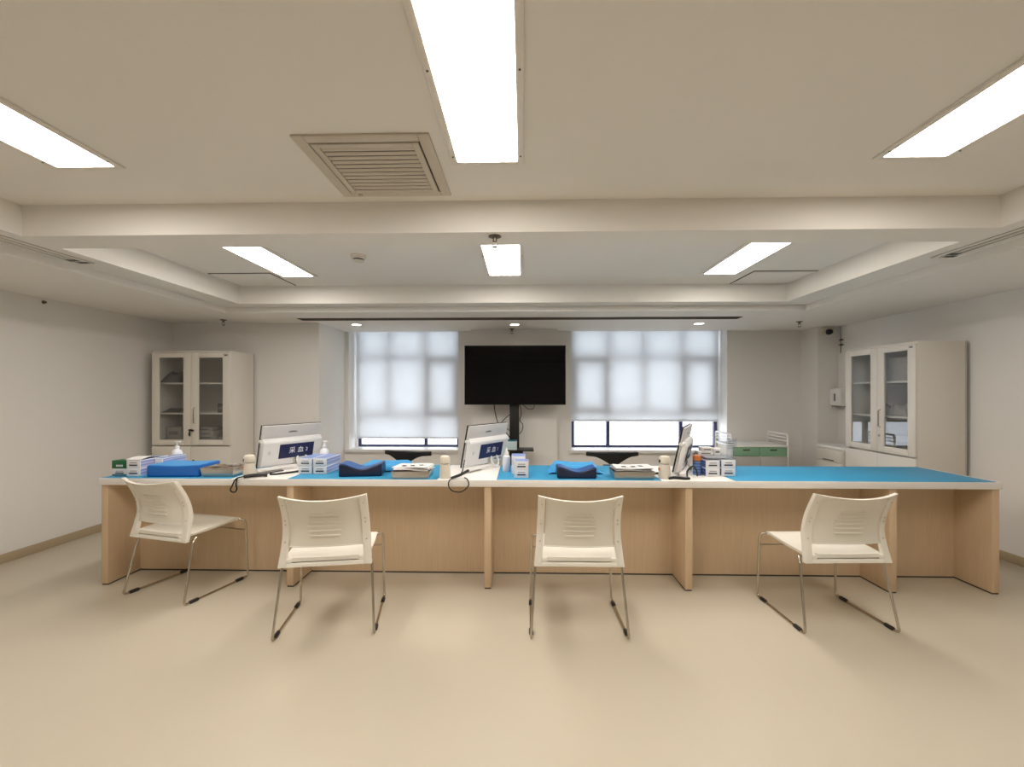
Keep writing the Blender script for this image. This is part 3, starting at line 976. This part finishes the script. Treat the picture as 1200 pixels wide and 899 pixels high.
# ------------------------------------------------------------------ tube cartons
def tube_box(x, y, z, label, group, side='tubeside', top='tubetop', w=.100, d=.26, h=.057, rz=0, face='carton'):
    t = thing('tube_carton', label, 'box', (x, y, z), R(rz), group)
    MB().box(-w / 2, w / 2, 0, d, 0, h).build('carton_body', face, t, bevel=.002)
    MB().box(w / 2, w / 2 + .0008, .006, d - .004, .004, h - .004).build('side_print', side, t)
    MB().box(-w / 2 - .0008, -w / 2, .006, d - .004, .004, h - .004).build('side_print', side, t)
    MB().box(-w / 2 + .003, w / 2 - .003, .006, d - .004, h, h + .0006).build('top_print', top, t)
    MB().box(-w * .30, w * .30, -.0008, 0, h * .28, h * .46).build('front_label', 'darkink', t)
    MB().box(-w * .24, w * .26, -.0008, 0, h * .62, h * .70).build('front_line', 'greyink', t)
    return t
hb = .0582
# left end
t = tube_box(-2.935, 3.225, ZM, 'white carton with teal base under the small green carton', 'cartons by the green box', w=.105, d=.10, h=.050)
MB().box(-.053, .053, -.0012, .0, .001, .010).build('teal_band', 'teal', t)
t = thing('green_carton', 'small dark green carton with white lettering on a white carton', 'box', (-2.940, 3.228, ZM + .0510))
MB().box(-.055, .055, 0, .09, 0, .058).build('carton_body', 'greenbox', t, bevel=.002)
for k in range(4):
    MB().box(-.022 + k * .013, -.012 + k * .013, -.0012, 0, .014, .028).build('lettering', 'ink', t)
GA = 'white tube cartons by the green carton'
tube_box(-2.815, 3.205, ZM, 'lower white tube carton beside the green carton', GA)
tube_box(-2.815, 3.205, ZM + hb, 'upper white tube carton with green leaflet beside the green carton', GA)
tube_box(-2.731, 3.33, ZM, 'tube carton tucked between the pump bottle and the royal blue cushion', GA, d=.24, h=.11, w=.06)
t = thing('leaflet', 'pale green leaflet lying on tube cartons near the pump bottle', 'paper', (-2.815, 3.30, ZM + 2 * hb + .0005))
MB().slab(lambda u, v: ((u - .5) * .11, (v - .5) * .20, .003 + .012 * math.sin(v * 3.1)), lambda u, v: ((u - .5) * .11, (v - .5) * .20, .001 + .012 * math.sin(v * 3.1)), 4, 10).build('sheet', 'paper', t)
MB().box(-.05, .05, .02, .09, .016, .018).build('green_print', 'greenbox', t, rot=(R(-6), 0, 0))
# by monitor 1
GB = 'white tube cartons in the two by two stack'
for cx, wd in ((-1.618, 'monitor-side'), (-1.508, 'cushion-side')):
    tube_box(cx, 3.325, ZM, 'bottom %s tube carton of the square stack beside the navy cushion' % wd, GB)
    tube_box(cx, 3.325, ZM + hb, 'top %s tube carton of the square stack beside the navy cushion' % wd, GB)
# by spray bottle
GC = 'white tube cartons by the nozzle bottle'
tube_box(-.012, 3.215, ZM, 'lower front tube carton beside the nozzle bottle', GC, d=.12)
tube_box(-.012, 3.215, ZM + hb, 'upper front tube carton beside the nozzle bottle', GC, d=.12)
tube_box(-.035, 3.345, ZM, 'rear tube carton with blue sides behind the nozzle bottle pair', GC, side='blueside', d=.16, h=.07)
tube_box(-.035, 3.345, ZM + .0712, 'topmost rear tube carton with blue lid behind the nozzle bottle pair', GC, side='blueside', d=.16, h=.062)
# right group
GD = 'white tube cartons by the clear sign holder'
for cx, wd in ((1.374, 'near the edge-on monitor'), (1.486, 'near the empty mat')):
    tube_box(cx, 3.315, ZT if cx < 1.4 else ZM, 'bottom tube carton %s under the grey paper tray' % wd, GD, side='blueside', top='greypaper')
    tube_box(cx, 3.315, (ZT if cx < 1.4 else ZM) + hb, 'top tube carton %s under the grey paper tray' % wd, GD, side='blueside', top='greypaper')
zt = ZM + 2 * hb + .001
t = thing('letter_tray', 'clear grey letter tray with papers on top of the tube cartons', 'tray', (1.425, 3.44, zt))
MB().box(-.105, .105, -.11, .11, 0, .004).build('tray_floor', 'acryl', t)
MB().box(-.085, .07, -.09, .09, .004, .010).build('paper_sheet', 'greypaper', t)
b = MB()
b.box(-.105, -.102, -.11, .11, .004, .022).box(.102, .105, -.11, .11, .004, .022).box(-.102, .102, .107, .11, .004, .022)
b.build('tray_rim', 'acryl', t)
for i, (ox, oz) in enumerate(((0, 0), (.012, .0305))):
    packet(['lower', 'upper'][i] + ' small white packet in the letter tray against the window', 1.385 + ox, 3.505, zt + .0105 + oz, .115 - .03 * i, .07, .030, 'paper', 'paper_packet', 'packet')
packet('little white packet leaning in the letter tray near the sign holder', 1.475, 3.505, zt + .0105, .05, .06, .052, 'paper', 'paper_packet', 'packet')
t = thing('sign_holder', 'clear upright acrylic sign holder with faint print on cartons', 'sign', (1.505, 3.50, zt), R(12))
t.location = (1.60, 3.52, ZM)
MB().box(-.045, .045, -.002, .002, 0, .25).build('acrylic_plate', 'acryl', t)
MB().box(-.045, .045, -.02, .03, 0, .004).build('foot', 'acryl', t)
for k in range(4):
    MB().box(-.035, .030 - .01 * (k % 2), -.0026, -.002, .23 - k * .018, .234 - k * .018).build('print_line', 'greyink', t)
t = thing('bottle', 'blue bottle with orange cap beside the tube cartons and edge-on monitor', 'bottle', (1.287, 3.385, ZT))
MB().lathe([(.026, 0), (.030, .004), (.030, .085), (.024, .100), (.016, .105)], 20).build('bottle_body', 'blueside', t)
MB().lathe([(.026, .105), (.027, .110), (.027, .138), (.022, .145)], 20).build('cap', 'orange', t)

# ------------------------------------------------------------------ bottles
def pump(x, y, label, s=1.0):
    t = thing('pump_bottle', label, 'bottle', (x, y, ZM))
    MB().lathe([(.034, 0), (.038, .004), (.038, .115), (.032, .135), (.016, .148), (.015, .155)], 24).build('bottle_body', 'bottle', t)
    MB().lathe([(.017, .155), (.017, .172), (.007, .176), (.006, .198)], 16).build('collar', 'white', t)
    MB().box(-.014, .030, -.009, .009, .198, .210).build('pump_head', 'white', t, bevel=.004)
pump(-2.80, 3.60, 'white pump bottle behind the tube cartons near the green carton')
pump(-1.625, 3.67, 'white pump bottle behind the two by two tube cartons')
t = thing('nozzle_bottle', 'milky bottle with pointed nozzle beside the monitor numbered one', 'bottle', (-.127, 3.47, ZM))
MB().lathe([(.028, 0), (.031, .004), (.031, .105), (.026, .118), (.015, .124)], 20).build('bottle_body', 'bottle', t)
MB().lathe([(.017, .124), (.017, .138), (.010, .150), (.005, .178), (.003, .182)], 16).build('nozzle', 'white', t)

# ------------------------------------------------------------------ arm cushions
def cushion(x, y, a, label, side, top, w=.30, d=.17, h=.085, dip=.03, sheet=None):
    t = thing('arm_cushion', label, 'cushion', (x, y, ZM), R(a))
    def ztop(u):
        return h - dip * (math.sin(math.pi * u) ** 2) + dip * .35 * math.cos(2 * math.pi * (u - .12))* .6
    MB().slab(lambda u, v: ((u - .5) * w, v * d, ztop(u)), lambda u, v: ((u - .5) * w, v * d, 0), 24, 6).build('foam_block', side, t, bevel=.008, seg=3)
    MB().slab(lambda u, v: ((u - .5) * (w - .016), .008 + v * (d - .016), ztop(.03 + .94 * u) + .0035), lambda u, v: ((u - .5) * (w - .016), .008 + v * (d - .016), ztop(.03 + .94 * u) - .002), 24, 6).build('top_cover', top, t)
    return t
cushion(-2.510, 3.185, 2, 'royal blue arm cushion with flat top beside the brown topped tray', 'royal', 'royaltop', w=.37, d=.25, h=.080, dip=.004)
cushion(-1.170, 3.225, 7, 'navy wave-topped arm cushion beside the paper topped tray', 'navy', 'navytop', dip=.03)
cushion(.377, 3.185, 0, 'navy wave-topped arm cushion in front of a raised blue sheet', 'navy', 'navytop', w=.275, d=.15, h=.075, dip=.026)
def sheet(label, x, y, w, d, h, seed):
    t = thing('disposable_sheet', label, 'sheet', (x, y, ZM), 0, 'light blue disposable sheets')
    def Z(u, v):
        e = min(1, 6 * u, 6 * (1 - u), 5 * v + .25, 4 * (1 - v))
        e = max(0, e)
        return .004 + h * (e * e * (3 - 2 * e)) * (.93 + .07 * math.sin(u * 7 + seed) + .04 * math.sin(v * 9 + u * 5))
    MB().slab(lambda u, v: ((u - .5) * w, v * d, Z(u, v)), lambda u, v: ((u - .5) * w, v * d, max(0, Z(u, v) - .004)), 28, 12).build('cloth', 'bluesheet', t)
sheet('light blue disposable sheet humped behind the navy cushion and T-backed chair', .39, 3.36, .40, .22, .072, 1)
sheet('light blue disposable sheet humped behind the navy cushion near the monitor pair', -1.06, 3.42, .42, .24, .066, 2)

# ------------------------------------------------------------------ trays
def tray(x, y, a, label, w, d, h, fill, m='steel', z=None):
    t = thing('steel_tray', label, 'tray', (x, y, ZM if z is None else z), R(a))
    f = .010
    b = MB()
    def ring(s, z):
        return [(-w / 2 * s, -d / 2 * s, z), (w / 2 * s, -d / 2 * s, z), (w / 2 * s, d / 2 * s, z), (-w / 2 * s, d / 2 * s, z)]
    vs = ring(.94, 0) + ring(1, h) + ring(.975, h) + ring(.92, .003)
    b.v = vs
    b.f = [(3, 2, 1, 0)]
    for k in range(3):
        for i in range(4):
            j = (i + 1) % 4
            b.f.append((k * 4 + i, k * 4 + j, k * 4 + 4 + j, k * 4 + 4 + i))
    b.f.append((12, 13, 14, 15))
    b.build('pan', m, t, bevel=.002)
    b = MB()
    b.tube([(-w / 2, -d / 2, h), (w / 2, -d / 2, h), (w / 2, d / 2, h), (-w / 2, d / 2, h)], .004, 8, True)
    b.build('rolled_rim', m, t)
    return t
def sheetpile(label, x, y, z, w, d, n, a=0, m='paper'):
    t = thing('paper_pile', label, 'papers', (x, y, z), R(a))
    rnd = random.Random(n + int(x * 100))
    zz = 0
    for k in range(n):
        th = .004
        MB().slab(lambda u, v: ((u - .5) * w, (v - .5) * d, zz + th + .003 * math.sin(u * 5 + k)), lambda u, v: ((u - .5) * w, (v - .5) * d, zz + .003 * math.sin(u * 5 + k)), 8, 4).build('sheet', m if k % 3 else 'paper', t, loc=(rnd.uniform(-.01, .01), rnd.uniform(-.01, .01), .003), rot=(0, 0, rnd.uniform(-.15, .15)))
        zz += th + .0008
    for k in range(3):
        MB().box(-w * .3 + k * w * .22, -w * .18 + k * w * .22, -d * .3, -d * .1, zz + .0055, zz + .0065).build('print_block', 'darkink', t, rot=(0, 0, .2 * k))
tray(-2.195, 3.285, 2, 'deep steel tray with brown packets beside the royal blue cushion', .235, .19, .060, None)
t = thing('packet_layer', 'brown crumpled packets filling the tray beside the royal blue cushion', 'packets', (-2.195, 3.285, ZM + .0045), R(2))
MB().slab(lambda u, v: ((u - .5) * .206, (v - .5) * .165, .054 + .012 * math.sin(u * 9 + 1) * math.sin(v * 7 + .5)), lambda u, v: ((u - .5) * .206, (v - .5) * .165, .0), 14, 10).build('packets', 'brown', t)
for k, (px, py) in enumerate(((-.05, -.03), (.03, .02), (.06, -.04))):
    MB().box(px - .022, px + .022, py - .015, py + .015, .060, .069).build('packet_flap', 'dim', t, rot=(0, 0, .4 * k))
tray(-.790, 3.250, 1, 'steel tray heaped with white papers beside the cream scanner', .265, .20, .048, None)
sheetpile('untidy white papers heaped on the tray beside the cream scanner', -.79, 3.255, ZM + .0535, .245, .185, 5, 1)
tray(.775, 3.265, 0, 'steel tray with printed papers beside the T-backed chair', .285, .20, .050, None)
sheetpile('printed papers on the tray beside the T-backed chair', .775, 3.27, ZM + .0555, .26, .185, 4, 0, 'greypaper')

# ------------------------------------------------------------------ cords on the counter
strap = cable('black strap and cord looping over the counter edge beside the brown topped tray', [(-1.80, 3.36, ZT + .022), (-1.88, 3.25, ZT + .018), (-1.96, 3.155, ZT + .016), (-2.005, 3.122, ZT + .004), (-2.03, 3.118, ZT - .04), (-2.045, 3.118, ZT - .075), (-2.02, 3.118, ZT - .09), (-2.0, 3.118, ZT - .07), (-2.005, 3.118, ZT - .03), (-2.0, 3.124, ZT + .010)], .005)
MB().tube([(-1.97, 3.148, ZT + .014), (-1.92, 3.175, ZT + .018), (-1.86, 3.20, ZT + .018), (-1.84, 3.215, ZT + .014)], .0125, 8).build('strap_grip', 'black', strap)
cable('black lead lying below the broadside monitor', [(-1.86, 3.285, ZT + .0075), (-1.82, 3.29, ZT + .0075), (-1.77, 3.34, ZT + .0075), (-1.72, 3.40, ZT + .0075), (-1.70, 3.47, ZT + .0075)], .007)
cord = cable('thin black cord looping below the counter edge before the monitor numbered one', [(-.44, 3.40, ZT + .10), (-.445, 3.30, ZT + .03), (-.47, 3.19, ZT + .010), (-.505, 3.125, ZT + .004), (-.515, 3.119, ZT - .035), (-.49, 3.119, ZT - .070), (-.44, 3.119, ZT - .080), (-.40, 3.119, ZT - .062), (-.375, 3.119, ZT - .030), (-.385, 3.124, ZT + .006), (-.41, 3.17, ZT + .010)], .0042)
MB().tube([(-.50, 3.135, ZT + .012), (-.44, 3.165, ZT + .030), (-.385, 3.20, ZT + .056)], .0105, 8).build('connector', 'black', cord)
cable('black cords tangled at the foot of the edge-on monitor', [(1.02, 3.19, ZT + .007), (1.06, 3.20, ZT + .012), (1.12, 3.18, ZT + .010), (1.16, 3.19, ZT + .008)], .010)
cable('black cord climbing the back of the edge-on monitor', [(1.165, 3.245, ZT + .008), (1.17, 3.255, ZT + .05), (1.21, 3.265, ZT + .08), (1.24, 3.275, ZT + .05), (1.25, 3.285, ZT + .008)], .006)
cable('black lead behind the cream scanner with black lens', [(.93, 3.36, ZT + .009), (.98, 3.38, ZT + .009), (1.04, 3.40, ZT + .009)], .008)
